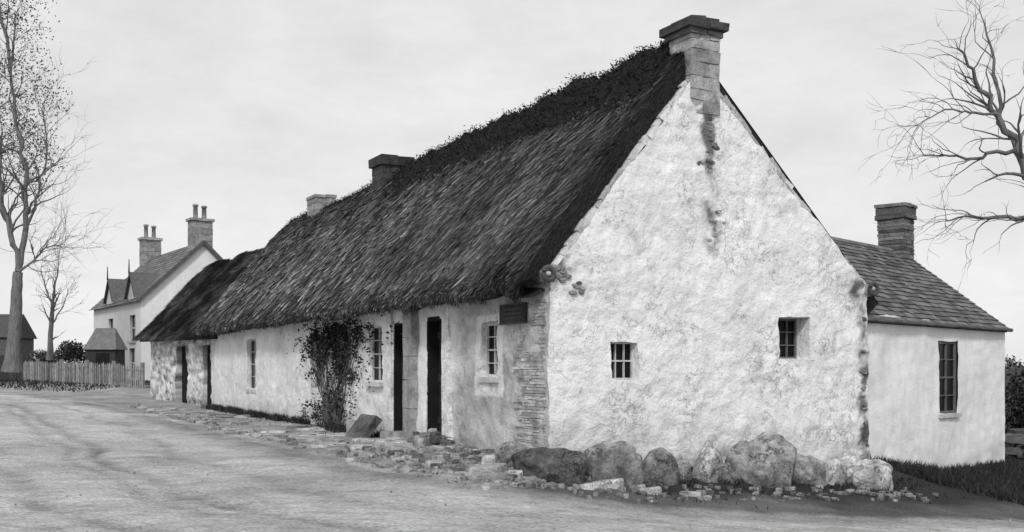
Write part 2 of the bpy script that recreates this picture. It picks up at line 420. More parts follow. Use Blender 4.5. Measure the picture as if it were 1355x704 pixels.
while z<2.35:
    h=random.uniform(.03,.05); x=.07+random.uniform(0,.05); xe=.78+random.uniform(-.2,.15)
    while x<xe:
        l=random.uniform(.12,.34); l=min(l,xe-x+.05)
        m.box(L(x+l/2,.022,z+h/2),UD*(l/2-.003),VD*(.035+random.uniform(0,.014)),Z*(h/2-.004),random.uniform(.34,.64),.006); x+=l
    z+=h
m.obj('corner_stonework','stone',cot)
def rubble(m,c,s,t):
    n=6; vs=[]; 
    for i in range(n):
        a=2*math.pi*i/n+random.uniform(-.3,.3); r=s*random.uniform(.7,1.2)
        vs.append(c+VD*math.cos(a)*r*1.4+Z*math.sin(a)*r*.75)
    vs2=[q-UD*random.uniform(.02,.035)-(q-c)*.25 for q in vs]
    m.add(vs+vs2,[tuple(range(n,2*n))]+[(i,(i+1)%n,n+(i+1)%n,n+i) for i in range(n)],t)
m=MB()
for i in range(24): rubble(m,L(.0,random.gauss(2.65,.07),random.uniform(4.35,5.1)),random.uniform(.025,.06),random.uniform(.10,.45))
for i in range(8): rubble(m,L(.0,random.gauss(2.78,.1),random.uniform(3.3,3.9)),random.uniform(.02,.04),random.uniform(.4,.6))
for i in range(18):
    v=random.uniform(-.02,.55); rubble(m,L(.0,v,2.74-abs(v-.1)*.5+random.gauss(0,.08)),random.uniform(.025,.06),random.uniform(.12,.5))
for i in range(12): rubble(m,L(.0,5.8+random.gauss(0,.04),random.uniform(.2,2.1)),random.uniform(.03,.055),random.uniform(.2,.45))
m.obj('exposed_stones','boulder',cot)
m=MB()
for h in (h1,h2,h3):
    m.box(L((h[0]+h[1])/2,.0,h[2]-.05),UD*((h[1]-h[0])/2+.06),VD*.05,Z*.04,.6,.006)
m.box(L(0,(w1[0]+w1[1])/2,w1[2]-.04)+UD*.05,VD*((w1[1]-w1[0])/2+.03),UD*.07,Z*.03,.7,.006)
m.obj('window_sills','stone',cot)
m=MB()
m.box(L(UL/2+.2,VW-.3,.95),UD*(UL/2-.25),VD*.28,Z*1.7,.75)
m.add([L(UL,0,-.5),L(UL,VW,-.5),L(UL,VW,ZE),L(UL,VA,ZA),L(UL,0,ZE)],[(0,1,2,3,4)],.75)
m.obj('rear_walls','whiteclean',cot)
m=MB()
for (va,za,vb,zb,off) in ((0.0,ZE,VA,ZA,0.02),(VW,ZE,VA,ZA,.03)):
    d=(VD*(vb-va)+Z*(zb-za)); Ln=d.length; d.normalize(); nn=d.cross(UD); 
    if nn.z<0: nn=-nn
    x=.0
    while x<Ln-.3:
        l=random.uniform(.12,.35); l=min(l,Ln-.3-x)
        m.box(L(.15,va,za)+d*(x+l/2)+nn*(off-.02+random.uniform(-.015,.012)),d*(l/2),UD*(.13+random.uniform(0,.02)),nn*.042,.85*random.uniform(.55,1.05),.018); x+=l
m.obj('gable_copings','white',cot)
m=MB()
for v,z in ((-.06,2.70),(VW+.02,2.72)):
    c=L(-.08,v,z); pts=[];
    for q in range(17):
        a=2*math.pi*q/16; pts.append(c+VD*math.cos(a)*.085+Z*math.sin(a)*.085)
    m.tube(pts,[.032]*17,7,.10,False)
    m.tube([L(-.05,v,z),L(-.105,v,z)],[.04,.025],9,.5)
    m.box(L(.12,v+(.05 if v<1 else -.05),z-.02),UD*.15,VD*.08,Z*.08,.3,.02)
m.obj('skewputts','stone',cot,True)

# thatch surface
prof=[(VA,6.13),(2.35,6.02),(2.0,5.62),(1.5,5.03),(1.0,4.43),(.5,3.84),(.1,3.33),(-.15,2.99),(-.33,2.74),(-.42,2.60),(-.43,2.51),(-.36,2.46),(-.2,2.48),(.0,2.57),(.3,2.9)]
pp=[Vector((a,b_)) for a,b_ in prof]; prof2=[]
for i in range(len(pp)-1):
    n=max(1,int((pp[i+1]-pp[i]).length/.1))
    for q in range(n): prof2.append(pp[i].lerp(pp[i+1],q/n))
prof2.append(pp[-1])
def tsag(u,v):
    return .06*noise.noise(Vector((u*.35,v*.5,2)))+.045*noise.noise(Vector((u*1.4,v*.9,5)))+.03*noise.noise(Vector((u*4,v*1.6,8)))
U0=.1; U1=UL+.25
us=np.arange(U0,U1+.01,.12)
m=MB(); vs=[];fs=[]
for u in us:
    e=max(0,.35-(u-U0))/.35
    for p in prof2:
        k_=tsag(u,p[0])
        lipn=.09*noise.noise(Vector((u*2.2,0,9))) if p[0]<-.1 else 0
        vs.append(L(u,p[0],p[1]+k_+lipn-.06*e*e))
np_=len(prof2)
for i in range(len(us)-1):
    for j in range(np_-1): fs.append((i*np_+j,(i+1)*np_+j,(i+1)*np_+j+1,i*np_+j+1))
m.add(vs,fs)
for ui in (0,len(us)-1):
    u=us[ui]
    for j in range(np_-1):
        a=vs[ui*np_+j]; b_=vs[ui*np_+j+1]
        va=prof2[j][0]; vb=prof2[j+1][0]
        za=min(ZE+(ZA-ZE)*max(va,0)/VA,a.z); zb=min(ZE+(ZA-ZE)*max(vb,0)/VA,b_.z)
        m.add([a,b_,L(u,vb,min(zb,b_.z)),L(u,va,min(za,a.z))],[(0,1,2,3)])
for i in range(len(us)-1):
    a,b_=us[i],us[i+1]
    m.quad(L(a,VA,6.13-.06),L(b_,VA,6.13-.06),L(b_,VW+.35,2.5),L(a,VW+.35,2.5))
m.quad(L(U0+.02,VA,6.07),L(U0+.02,VW+.35,2.5),L(U0+.02,VW+.1,2.3),L(U0+.02,VA,5.6))
m.obj('thatch_body','thatchbase',cot,True)

arc=[0]
for i in range(len(prof2)-1): arc.append(arc[-1]+(prof2[i+1]-prof2[i]).length)
arc=np.array(arc); pv=np.array([p[0] for p in prof2]); pz=np.array([p[1] for p in prof2])
jl=[i for i,p in enumerate(prof2) if p[0]<-.38][0]; Smax=arc[jl]+.05
def strands(n,ulo,uhi,pw,slo,shi,lmin,lmax,wmin,wmax,lift,tb,per=5):
    nb=n//per
    ub=ulo+(uhi-ulo)*rng.random(nb)**pw; sb=slo+(shi-slo)*rng.random(nb); tbn=rng.choice([.3,.6,1,1.45,2.2],nb,p=[.25,.25,.25,.17,.08]); lf=rng.uniform(.1,1,nb)**1.5; dub=rng.normal(.02,.03,nb)
    rep=lambda a: np.repeat(a,per)
    n=nb*per
    u=rep(ub)+rng.normal(0,.02,n)*(1+rep(ub)*.08); s=np.clip(rep(sb)+rng.normal(0,.06,n),slo,shi); ln=rng.uniform(lmin,lmax,n); w=rng.uniform(wmin,wmax,n)*(1+u*.06)
    u=np.clip(u,U0+.01,U1)
    s1=np.minimum(s+ln,Smax+rng.uniform(-.03,.13,n))
    def pos(u,s,l):
        v=np.interp(s,arc,pv); z=np.interp(s,arc,pz)
        over=np.maximum(0,s-arc[jl]-.02); z=z-over*.6
        kk=np.array([tsag(a,b_) for a,b_ in zip(u,v)])
        lip=np.array([.09*noise.noise(Vector((a*2.2,0,9))) if b_<-.1 else 0 for a,b_ in zip(u,v)])
        e=np.maximum(0,.35-(u-U0))/.35
        z=z+kk+lip-.06*e*e
        return v-l*.78, z+l*.63
    du=rep(dub)+rng.normal(0,.014,n)
    v0,z0=pos(u,s,rng.uniform(.0,.02,n)); l1=lift*rep(lf)*rng.uniform(.6,1.1,n)+.008; v1,z1=pos(u,s1,l1)
    u1=u+du*ln/.3
    tw=rng.normal(0,.4,n)*w
    def world(u,v,z): return np.stack([C.x+UD.x*u+VD.x*v,C.y+UD.y*u+VD.y*v,z],1)
    V=np.stack([world(u-w/2,v0,z0),world(u+w/2,v0-tw*.6,z0+tw*.5),world(u1+w*.3,v1-tw*.6,z1+tw*.5),world(u1-w*.3,v1,z1)],1)
    st=np.array([noise.noise(Vector((a*11,b_*.9,3)))*.6+noise.noise(Vector((a*.7,b_*.8,11)))*.4+noise.noise(Vector((a*2.5,b_*.5,15)))*.3 for a,b_ in zip(u,s)])
    t=tb*np.clip(1+st*1.2,.25,2.2)*rep(tbn)*rng.uniform(.6,1.4,n)
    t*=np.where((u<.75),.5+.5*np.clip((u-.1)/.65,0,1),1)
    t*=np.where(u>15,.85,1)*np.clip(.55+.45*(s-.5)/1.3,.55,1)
    return V,t
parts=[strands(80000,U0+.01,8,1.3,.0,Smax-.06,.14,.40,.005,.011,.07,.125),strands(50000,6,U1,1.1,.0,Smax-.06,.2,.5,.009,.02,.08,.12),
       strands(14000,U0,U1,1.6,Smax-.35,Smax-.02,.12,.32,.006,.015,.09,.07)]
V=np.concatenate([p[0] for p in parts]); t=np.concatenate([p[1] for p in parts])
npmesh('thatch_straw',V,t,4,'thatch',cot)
n=11000; s=rng.random(n)*Smax; v=np.interp(s,arc,pv); z=np.interp(s,arc,pz); zr=np.minimum(ZE+(ZA-ZE)*np.clip(v,0,None)/VA,z)
f=rng.random(n); zz=z*(1-f)+(zr+.03)*f-.04*(1-f)
a0=np.stack([C.x+UD.x*(U0+.02)+VD.x*v,C.y+UD.y*(U0+.02)+VD.y*v,zz],1)
dv=rng.normal(0,1,(n,3))*.02; dn=np.array([-VD.x*.6-UD.x*.35,-VD.y*.6-UD.y*.35,-.75]); ln=rng.uniform(.05,.16,(n,1))
e1=a0+dn*ln+dv; sd_=np.array([0,0,1.])*rng.uniform(.003,.008,(n,1))
npmesh('thatch_verge',np.stack([a0-sd_,a0+sd_,e1+sd_*.5,e1-sd_*.5],1),.05*rng.uniform(.3,2.2,n),4,'thatch',cot)

# turf ridge
def turfh(u): return .28+.12*noise.noise(Vector((u*1.1,1,1)))+.10*noise.noise(Vector((u*3.3,1,4)))
ru0=.45; ru1=u_at(548,VA)
m=MB(); vs=[];fs=[]; us2=np.arange(ru0,UL,.08); K_=11
for u in us2:
    fade=1 if u<ru1 else max(.25,1-(u-ru1)/1.0*.75)
    hh=turfh(u)*fade; wd=(.88+.3*noise.noise(Vector((u*.9,4,4)))+.22*noise.noise(Vector((u*3,4,9))))*(1 if u<ru1 else .7*fade+.2)
    for j in range(K_):
        q=j/(K_-1); v=VA+.45-(wd+.45)*q
        base=6.13-abs(v-VA)*1.21 if v<VA else 6.13-abs(v-VA)*.95
        bulge=math.sin(math.pi*min(1,max(0,q)))**.5*hh
        z=base+bulge+tsag(u,v)+.07*noise.noise(Vector((u*6,v*6,3)))
        vs.append(L(u,v,z-(.10 if q in(0.0,1.0) else 0)))
for i in range(len(us2)-1):
    for j in range(K_-1): fs.append((i*K_+j,(i+1)*K_+j,(i+1)*K_+j+1,i*K_+j+1))
m.add(vs,fs); m.add([vs[j] for j in range(K_)],[tuple(range(K_))])
m.obj('turf_ridge_body','turf',cot,True)
n=30000; ii=(rng.random(n)**1.2*(len(us2)-1)).astype(int); jj=rng.integers(1,K_,n)
A0=np.array([tuple(q) for q in vs])
p0=A0[ii*K_+jj]+rng.normal(0,.04,(n,3)); 
d=rng.normal(0,.6,(n,3)); d[:,2]=np.abs(d[:,2])*.6+.1; d[:,0]-=.35*VD.x; d[:,1]-=.35*VD.y
d/=np.linalg.norm(d,axis=1)[:,None]; ln=rng.uniform(.02,.07,(n,1)); sdv=np.cross(d,rng.normal(size=(n,3))); sdv/=np.linalg.norm(sdv,axis=1)[:,None]; sdv*=rng.uniform(.006,.02,(n,1))
npmesh('turf_tufts',np.stack([p0-sdv,p0+sdv,p0+d*ln],1),.014*rng.uniform(.3,2.6,n),3,'turfb',cot)

# chimneys
zc=z_at(43,14.2)
stack('main_chimney',cot,L(.21,2.57),VD,UD,.53,.50,5.1,zc,.17,.36,.18,
      cap=[(zc,.07,.04,.14),(zc+.07,.10,.10,.07),(zc+.17,.09,-.01,.08)],gap=.004)
uc=u_at(518,VA); dc=L(uc,VA).y
stack('ridge_chimney',cot,L(uc,VA),VD,UD,.75,.75,5.8,z_at(222,dc),.2,.07,.3,cap=[(z_at(222,dc),.22,.07,.05)])
uc=u_at(425,VA); dc=L(uc,VA).y
stack('ridge_chimney_2',cot,L(uc,VA),VD,UD,.6,.9,5.7,z_at(264,dc),.2,.36,.2,cap=[(z_at(264,dc),.08,.03,.25)])
sg=empty('wall_sign'); ua,ub=u_at(701),u_at(667); m=MB()
M['signwood']=mk('weathered_board',.04,.5,5,.4,50,.6,30,.01,attr=False)
m.box(L((ua+ub)/2,-.06,2.22),UD*((ub-ua)/2),VD*.015,Z*.14,1,.006); m.obj('board','signwood',sg)
m=MB()
for dz in (-.133,.133): m.box(L((ua+ub)/2,-.08,2.22+dz),UD*((ub-ua)/2),VD*.008,Z*.008)
for r_ in (-.06,.0,.06):
    x=ua+.1
    while x<ub-.12:
        w=random.uniform(.02,.06); m.box(L(x+w/2,-.078,2.22+r_),UD*w/2,VD*.004,Z*.012); x+=w+.025
m.obj('lettering_and_trim',mk('sign_paint',.09,attr=False),sg)

# ---------------------------------------------------------------- STONE OUTBUILDING
ob=empty('stone_outbuilding')
OD=Vector((-.664,.747,0)); OW=Vector((.747,.664,0)); OO=L(UL,0.02)
LO=4.9
def obt(x,z):
    n=nv((x*3,z*4,33)); n2=nv((x*8,z*10,38)); return max(.12,min(1,.66+.6*n+.6*n2-.3*max(0,.6-z)))
panel('front_wall',OO,OD,LO,-.6,2.7,[(.15,.75,.1,2.15),(1.9,2.7,.1,2.15)],'white',ob,obt,step=.06,amp=.06,inward=OW,depth=.25)
m=MB()
for x in (.45,2.3): m.box(OO+OD*x+OW*.2+Z*1.1,OD*.42,OW*.02,Z*1.1)
m.obj('doors','wood',ob)
m=MB(); e=OO+OD*LO
m.add([e-Z*.5,e+OW*4.4-Z*.5,e+OW*4.4+Z*2.6,e+OW*2.2+Z*5.0,e+Z*2.6],[(0,1,2,3,4)],.6)
m.box(OO+OW*4.4+OD*LO/2+Z*1,OD*LO/2,OW*.1,Z*1.6,.6); m.obj('end_walls','whiteclean',ob)
m=MB(); vs=[];fs=[]; nxx=40;nyy=24
for i in range(nxx+1):
    for j in range(nyy+1):
        x=-.8+(LO+1.1)*i/nxx; w=-.35+2.55*j/nyy; z=2.5+2.95*j/nyy+.12*nv((x*1.2,w*1.2,50))+.05*nv((x*4,w*4,51))-.12*x/LO*j/nyy*2
        p=OO+OD*x+OW*w+Z*z; vs.append(p)
for i in range(nxx):
    for j in range(nyy): q=i*(nyy+1)+j; fs.append((q,q+nyy+1,q+nyy+2,q+1))
m.add(vs,fs); 
top=[vs[i*(nyy+1)+nyy] for i in (0,nxx)]; lo=[vs[i*(nyy+1)] for i in (0,nxx)]
m.quad(top[0],top[1],top[1]+OW*2.6-Z*2.9,top[0]+OW*2.6-Z*2.9)
for k_ in (0,1): m.add([top[k_],lo[k_],lo[k_]-Z*.22+OW*.1,top[k_]-Z*.45],[(0,1,2,3)])
m.quad(lo[0],lo[1],lo[1]-Z*.2+OW*.15,lo[0]-Z*.2+OW*.15)
m.obj('thatch_roof','thatchbase',ob,True)
n=30000; A0=np.array([tuple(q) for q in vs]); p0=A0[rng.integers(0,len(A0),n)]+np.outer(rng.uniform(-.08,.08,n),OD)
dn=np.array(-OW*2.2-Z*2.55); dn/=np.linalg.norm(dn); p0=p0+np.outer(rng.uniform(-.06,.06,n),dn)
ln=rng.uniform(.1,.3,(n,1)); up=np.array([-OW.x*.7,-OW.y*.7,.7]); wv=np.outer(rng.uniform(.012,.035,n),np.array(OD))
e1=p0+dn*ln+up*rng.uniform(.01,.10,(n,1))+np.outer(rng.normal(0,.04,n),np.array(OD))
tt=np.array([noise.noise(Vector(q)*1.1)+.5*noise.noise(Vector(q)*3) for q in p0]); 
npmesh('roof_straw',np.stack([p0-wv,p0+wv,e1+wv*.3,e1-wv*.3],1),.05*np.clip(1+tt*2.8,.3,3.4)*rng.uniform(.3,1.9,n),4,'thatch',ob)

# ---------------------------------------------------------------- SLATE ROOFED EXTENSION
an=empty('slate_roofed_cottage')
AD=Vector((-.697,-.717,0)); AW=Vector((-.717,.697,0)); AC=Vector((10.3,20.9,0))
AL=6.9; ze=z_at(435,20.9); zr=z_at(338,22.4); hw=2.15
def tpar(px):
    r=(px-CX)/F; return (AC.x-AC.y*r)/(.697-.717*r)
ta,tb=tpar(1267),tpar(1243); dm=(AC+AD*((ta+tb)/2)).y
wh=(ta,tb,z_at(547,dm),z_at(452,dm))
def at_(x,z):
    n=nv((x*2,z*2,63)); n2=nv((x*.7,z*.5,66)); return max(.4,1-.12*max(0,n)-.12*max(0,n2)-.4*max(0,min(1,(.05-z)*1.2))*(.5+n))
panel('front_wall',AC,AD,AL,-1.3,ze+.05,[wh],'whiteclean',an,at_,step=.07,amp=.03,inward=AW,depth=.3)
window('sash_window',an,AC,AD,-AW,wh[0],wh[1],wh[2],wh[3],2,4,inset=.05,bar=.018,mat='greywood',fw=.045)
m=MB(); m.box(AC+AD*((ta+tb)/2)-AW*.0+Z*(wh[2]-.04),AD*((tb-ta)/2+.05),AW*.06,Z*.035,.6); m.obj('sill','stone',an)
m=MB()
m.add([AC-Z*1.3,AC+AW*2*hw-Z*1.3,AC+AW*2*hw+Z*ze,AC+AW*hw+Z*zr,AC+Z*ze],[(0,1,2,3,4)],1)
m.box(AC+AD*AL/2+AW*(2*hw-.1)+Z*.7,AD*AL/2,AW*.1,Z*1.5,1); m.obj('gable_and_rear_walls','whiteclean',an)
dn=(-AW*hw+Z*(ze-zr)); S=dn.length+.14; dn.normalize(); nn=AD.cross(dn); nn=nn if nn.z>0 else -nn
R0=AC+AW*hw+Z*(zr+.04)-AD*.08
slates('roof_slates_front',an,R0,AD,dn,AL+.08,S,.15,.22,.12,.55,nn)
db=Vector((AW.x*hw,AW.y*hw,ze-zr)).normalized(); nb=AD.cross(db); nb=nb if nb.z>0 else -nb
slates('roof_slates_rear',an,R0,AD,db,AL+.08,S,.15,.22,.12,.55,nb)
m=MB(); x=0
while x<AL: m.tube([R0+AD*x+Z*.0,R0+AD*(x+.4)],[.07,.07],8,.18*random.uniform(.7,1.2)); x+=.41
m.box(R0+dn*S/2-nn*.05+AD*(AL/2),AD*(AL/2-.02),dn*(S/2-.05),nn*.03,.05)
m.obj('ridge_tiles_and_sarking','slate',an)
m=MB(); ge=AC-AW*.1+Z*(ze-.03)
m.tube([ge-AD*.1,ge+AD*AL],[.04,.04],8,.09); m.obj('gutter','slate',an,True)
cc=AC+AW*(hw)+AD*.38
stack('chimney',an,cc,AD,AW,.58,.58,zr-.35,z_at(290,22),.085,.17,.5,cap=[(z_at(290,22),.09,.05,.16),(z_at(290,22)+.09,.16,.03,.11),(z_at(290,22)+.25,.07,.06,.2)])

# ---------------------------------------------------------------- WHITE HOUSE (far left)
wh_=empty('white_house')
WD=Vector((-.5677,.823,0)); WW=Vector((.823,.5677,0)); WC=Vector((-18.55,50,0)); WL=10.6; hw2=3.1
zeW=z_at(395,50); zrW=z_at(322,51.8)
cutA=(WC+Z*zeW,(-(WW*(zrW-zeW))+Z*hw2).normalized()); cutB=(WC+WW*2*hw2+Z*zeW,((WW*(zrW-zeW))+Z*hw2).normalized())
one=lambda x,z:1.0-.08*max(0,nv((x,z,5)))
panel('gable_wall',WC,WW,2*hw2,-.5,zrW,[],'whiteclean',wh_,one,cuts=[cutA,cutB],step=.4,amp=.01,inward=WD)
fh=[(1.1,2.2,2.8,4.1),(5.8,6.9,2.8,4.1),(1.2,2.3,.9,2.4),(5.9,7.0,.9,2.4),(3.6,4.6,.3,2.5),(8.5,9.5,.9,2.4)]
panel('front_wall',WC,WD,WL,-.5,zeW,fh,'whiteclean',wh_,lambda x,z:.85,step=.4,amp=.01,inward=WW,depth=.2)
m=MB(); m2=MB()
for h in fh:
    cx_,cz_=(h[0]+h[1])/2,(h[2]+h[3])/2; hx,hz=(h[1]-h[0])/2,(h[3]-h[2])/2
    m.box(WC+WD*cx_+WW*.14+Z*cz_,WD*(hx+.02),WW*.01,Z*(hz+.02))
    m2.box(WC+WD*cx_+WW*.11+Z*cz_,WD*(hx),WW*.015,Z*.04); m2.box(WC+WD*cx_+WW*.115+Z*cz_,WD*.025,WW*.012,Z*hz)
    m2.box(WC+WD*cx_-WW*.03+Z*(h[2]-.07),WD*(hx+.12),WW*.08,Z*.06)
m.obj('windows','glass',wh_); m2.obj('window_bars_and_sills','palewood',wh_)
m=MB()
m.box(WC+WD*WL/2+WW*(2*hw2-.1)+Z*1.8,WD*WL/2,WW*.1,Z*2.2,.9)
e=WC+WD*WL; m.add([e,e+WW*2*hw2,e+WW*2*hw2+Z*zeW,e+WW*hw2+Z*zrW,e+Z*zeW],[(0,1,2,3,4)],.9)
m.obj('other_walls','whiteclean',wh_)
dn=(-WW*hw2+Z*(zeW-zrW)); S=dn.length+.3; dn.normalize(); nn=WD.cross(dn); nn=nn if nn.z>0 else -nn
R0=WC+WW*hw2+Z*(zrW+.08)-WD*.15
slates('roof_slates_front',wh_,R0,WD,dn,WL+.3,S,.26,.36,.16,.35,nn)
db=Vector((WW.x*hw2,WW.y*hw2,zeW-zrW)).normalized(); nb=WD.cross(db); nb=nb if nb.z>0 else -nb
slates('roof_slates_rear',wh_,R0,WD,db,WL+.3,S,.26,.36,.16,.35,nb)
m=MB()
for dd_,n_ in ((dn,nn),(db,nb)): m.box(R0+dd_*S/2-n_*.02-WD*.02,WD*.06,dd_*S/2,n_*.09,.1)
m.obj('bargeboards','slate',wh_)
for (x0,ap) in ((1.65,1.35),(6.35,1.35)):
    m=MB(); c=WC+WD*x0-WW*.03; w=.95
    a=c-WD*w+Z*(zeW-.1); b_=c+WD*w+Z*(zeW-.1); t_=c+Z*(zeW+ap)
    m.add([a,b_,b_+Z*.4,t_,a+Z*.4],[(0,1,2,3,4)],.7)
    m.obj('dormer_face','whiteclean',wh_)
    m=MB()
    for sgn in (-1,1):
        q=c+WD*w*sgn*1.15+Z*(zeW+.1)-WW*.15; t2=t_+Z*.1-WW*.15
        m.add([q,t2,t2+WW*2.2,q+WW*1.2],[(0,1,2,3)],.13); m.add([q-Z*.16,t2-Z*.16,t2+Z*.02,q+Z*.02],[(0,1,2,3)],.06)
    m.tube([t_-WW*.15,t_-WW*.15+Z*.75],[.05,.02],6,.08)
    m.obj('dormer_roof','slate',wh_)
z1=z_at(293,52); stack('chimney',wh_,WC+WW*hw2+WD*.45,WW,WD,1.1,.7,zrW-.4,z1,.3,.3,.2,cap=[(z1,.14,.08,.35)],pots=[(-.25,.13,.75),(.2,.13,.7)])
z1=z_at(318,60); stack('chimney_far',wh_,WC+WW*hw2+WD*(WL-.5),WW,WD,1.1,.7,zrW-.4,z1,.3,.3,.2,cap=[(z1,.14,.08,.35)],pots=[(-.25,.13,.8),(.2,.13,.75)])

# garden shed
sh=empty('garden_shed'); c=P(140,484,46); gzz=g(c.x,c.y); c.z=0
m=MB(); m.box(c+Z*(gzz+.75),Vector((.65,0,0)),Vector((0,.6,0)),Z*.8,.05,.01); m.obj('walls','stone',sh)
m=MB(); a=Vector((.75,0,0)); 
m.add([c-a+Vector((0,-.72,gzz+1.5)),c+a+Vector((0,-.72,gzz+1.5)),c+a*.6+Vector((0,0,gzz+2.5)),c-a*.6+Vector((0,0,gzz+2.5)),c-a+Vector((0,.72,gzz+1.5)),c+a+Vector((0,.72,gzz+1.5))],[(0,1,2,3),(3,2,5,4),(0,3,4),(1,5,2)],.16)
m.obj('roof','slate',sh)
m=MB(); m.box(c+Vector((.1,-.62,gzz+.7)),Vector((.3,0,0)),Vector((0,.02,0)),Z*.65); m.obj('door','wood',sh)

# picket fence
pf=empty('picket_fence'); m=MB(); a=P(188,500,40.5); b_=P(32,500,47); n=int((b_-a).length/.16); 
pts=[a.lerp(b_,i/n) for i in range(n+1)]
for i,p in enumerate(pts):
    z=g(p.x,p.y); d=(b_-a).normalized(); d.z=0
    hgt=.88+random.uniform(-.05,.05); t=random.uniform(.5,1.1)*.40
    m.box((p.x,p.y,z+hgt/2),d*.042,Vector((-d.y,d.x,0))*.012,Z*hgt/2,t,.006); m.add([Vector((p.x,p.y,z+hgt))-d*.042,Vector((p.x,p.y,z+hgt))+d*.042,Vector((p.x,p.y,z+hgt+.07))],[(0,1,2)],t)
    if i%14==0: m.box((p.x,p.y+.06,z+.5),d*.06,Vector((-d.y,d.x,0))*.06,Z*.55,.25)
for i in range(n):
    p,q=pts[i],pts[i+1]; c=(p+q)/2; z=g(c.x,c.y)
    for hh in (.25,.7): m.box((c.x+.03,c.y+.04,z+hh),(q-p)*.5,Vector((0,.02,0)),Z*.035,.2)
m.obj('pickets_and_rails','stone',pf)
dh=empty('distant_house'); m=MB(); c=P(-18,470,75); z=g(c.x,c.y)
m.box((c.x,c.y,z+1.3),Vector((2.6,0,0)),Vector((0,2,0)),Z*1.4,.12); m.obj('walls','stone',dh)
m=MB(); q=Vector((c.x,c.y,z)); m.add([q+Vector((-2.8,-2.2,2.6)),q+Vector((2.8,-2.2,2.6)),q+Vector((2.8,0,4.4)),q+Vector((-2.8,0,4.4)),q+Vector((-2.8,2.2,2.6)),q+Vector((2.8,2.2,2.6))],[(0,1,2,3),(3,2,5,4),(0,3,4),(1,5,2)],.07); m.obj('roof','slate',dh)
df=empty('board_fence'); m=MB(); a=P(30,500,47.5); b_=P(-60,500,50); n=40
for i in range(n):
    p=a.lerp(b_,i/n); z=g(p.x,p.y); m.box((p.x,p.y,z+.6),Vector((.045,0,0)),Vector((0,.02,0)),Z*(.62+random.uniform(-.02,.02)),.06*random.uniform(.6,1.4))
m.obj('boards','stone',df)

# ---------------------------------------------------------------- BOULDERS
def boulder(name,px,pt,pb,wpx,uoff,tone,seed,sub=5):
    v=v_at(px,uoff); p=L(uoff,v); d=p.y; w=wpx*d/F/2*1.06; zt=z_at(pt,d); zb=z_at(pb,d); h=(zt-zb)/2
    bm=bmesh.new(); bmesh.ops.create_icosphere(bm,subdivisions=sub,radius=1)
    tl=bm.verts.layers.float.new('tone'); h2=h*1.35
    R=random.Random(seed); pls=[]
    for q in range(9):
        nrm=Vector((R.gauss(0,1),R.gauss(0,1),R.gauss(0,.8))).normalized(); pls.append((nrm,R.uniform(.68,.9)))
    for q in bm.verts:
        c=q.co.copy(); k_=1+.22*noise.noise(c*1.1+Vector((seed*3.1,0,0)))
        s=(abs(c.x)**2.8+abs(c.y)**2.8+abs(c.z)**2.8)**(-1/2.8)
        c=c*s*k_
        for nrm,dd_ in pls:
            e=c.dot(nrm)-dd_
            if e>0: c-=nrm*e*.85
        c*=1.1+.09*noise.noise(c*2.6+Vector((0,seed,0)))+.04*noise.noise(c*6+Vector((0,seed,0)))+.015*noise.noise(c*15+Vector((0,seed,0)))
        n=noise.noise(c*2.2+Vector((seed,3,3))); n2=noise.noise(c*6+Vector((seed,7,3)))
        q[tl]=max(.04,tone*(1+.5*n+.35*n2+.5*max(0,c.z)-.7*max(0,-c.z+.1)))  # shading painted into the tone: lighter tops, dark shadow towards the foot
        c=Vector((c.x*w,c.y*w*.8,c.z*h2))
        q.co=p+VD*c.x+UD*c.y+Z*(c.z+zt-h2*1.0)
    for f in bm.faces: f.smooth=True
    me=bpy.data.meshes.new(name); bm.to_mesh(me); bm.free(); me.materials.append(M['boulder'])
    o=bpy.data.objects.new(name,me); sc.collection.objects.link(o)
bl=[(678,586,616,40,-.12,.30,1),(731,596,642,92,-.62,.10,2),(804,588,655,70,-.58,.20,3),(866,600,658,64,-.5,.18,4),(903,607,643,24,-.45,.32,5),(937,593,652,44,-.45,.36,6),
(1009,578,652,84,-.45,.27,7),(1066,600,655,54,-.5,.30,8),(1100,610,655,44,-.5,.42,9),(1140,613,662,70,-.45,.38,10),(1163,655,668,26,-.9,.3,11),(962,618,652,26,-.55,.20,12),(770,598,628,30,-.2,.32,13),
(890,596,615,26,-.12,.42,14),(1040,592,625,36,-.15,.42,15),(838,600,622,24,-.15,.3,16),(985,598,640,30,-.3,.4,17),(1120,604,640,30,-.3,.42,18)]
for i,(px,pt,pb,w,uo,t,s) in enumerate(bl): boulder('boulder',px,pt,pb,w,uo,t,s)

# ---------------------------------------------------------------- FLAGSTONES / COBBLES
def slab(m,c,r,th,t,elong=1.0,ang=None):
    n=random.randint(6,9); ang=random.uniform(0,6.28) if ang is None else ang; top=[];mid=[];bot=[]
    tx,ty=random.gauss(0,.05),random.gauss(0,.05)
    for i in range(n):
        a=2*math.pi*i/n+random.uniform(-.25,.25); rr=r*random.uniform(.75,1.15); x=math.cos(a)*rr*elong; y=math.sin(a)*rr
        x,y=x*math.cos(ang)-y*math.sin(ang),x*math.sin(ang)+y*math.cos(ang); dz=x*tx+y*ty
        top.append(c+Vector((x*.88,y*.88,th+dz+random.uniform(-.15,.1)*th))); mid.append(c+Vector((x,y,th*.6+dz))); bot.append(c+Vector((x*1.03,y*1.03,-.08)))
    ctr=c+Vector((0,0,th*1.08)); vs=top+mid+bot+[ctr]; fs=[]
    for i in range(n): j=(i+1)%n; fs+=[(n+i,n+j,j,i),(2*n+i,2*n+j,n+j,n+i),(i,j,3*n)]
    m.add(vs,fs,t)
m=MB(); placed=[]; ua_=rd
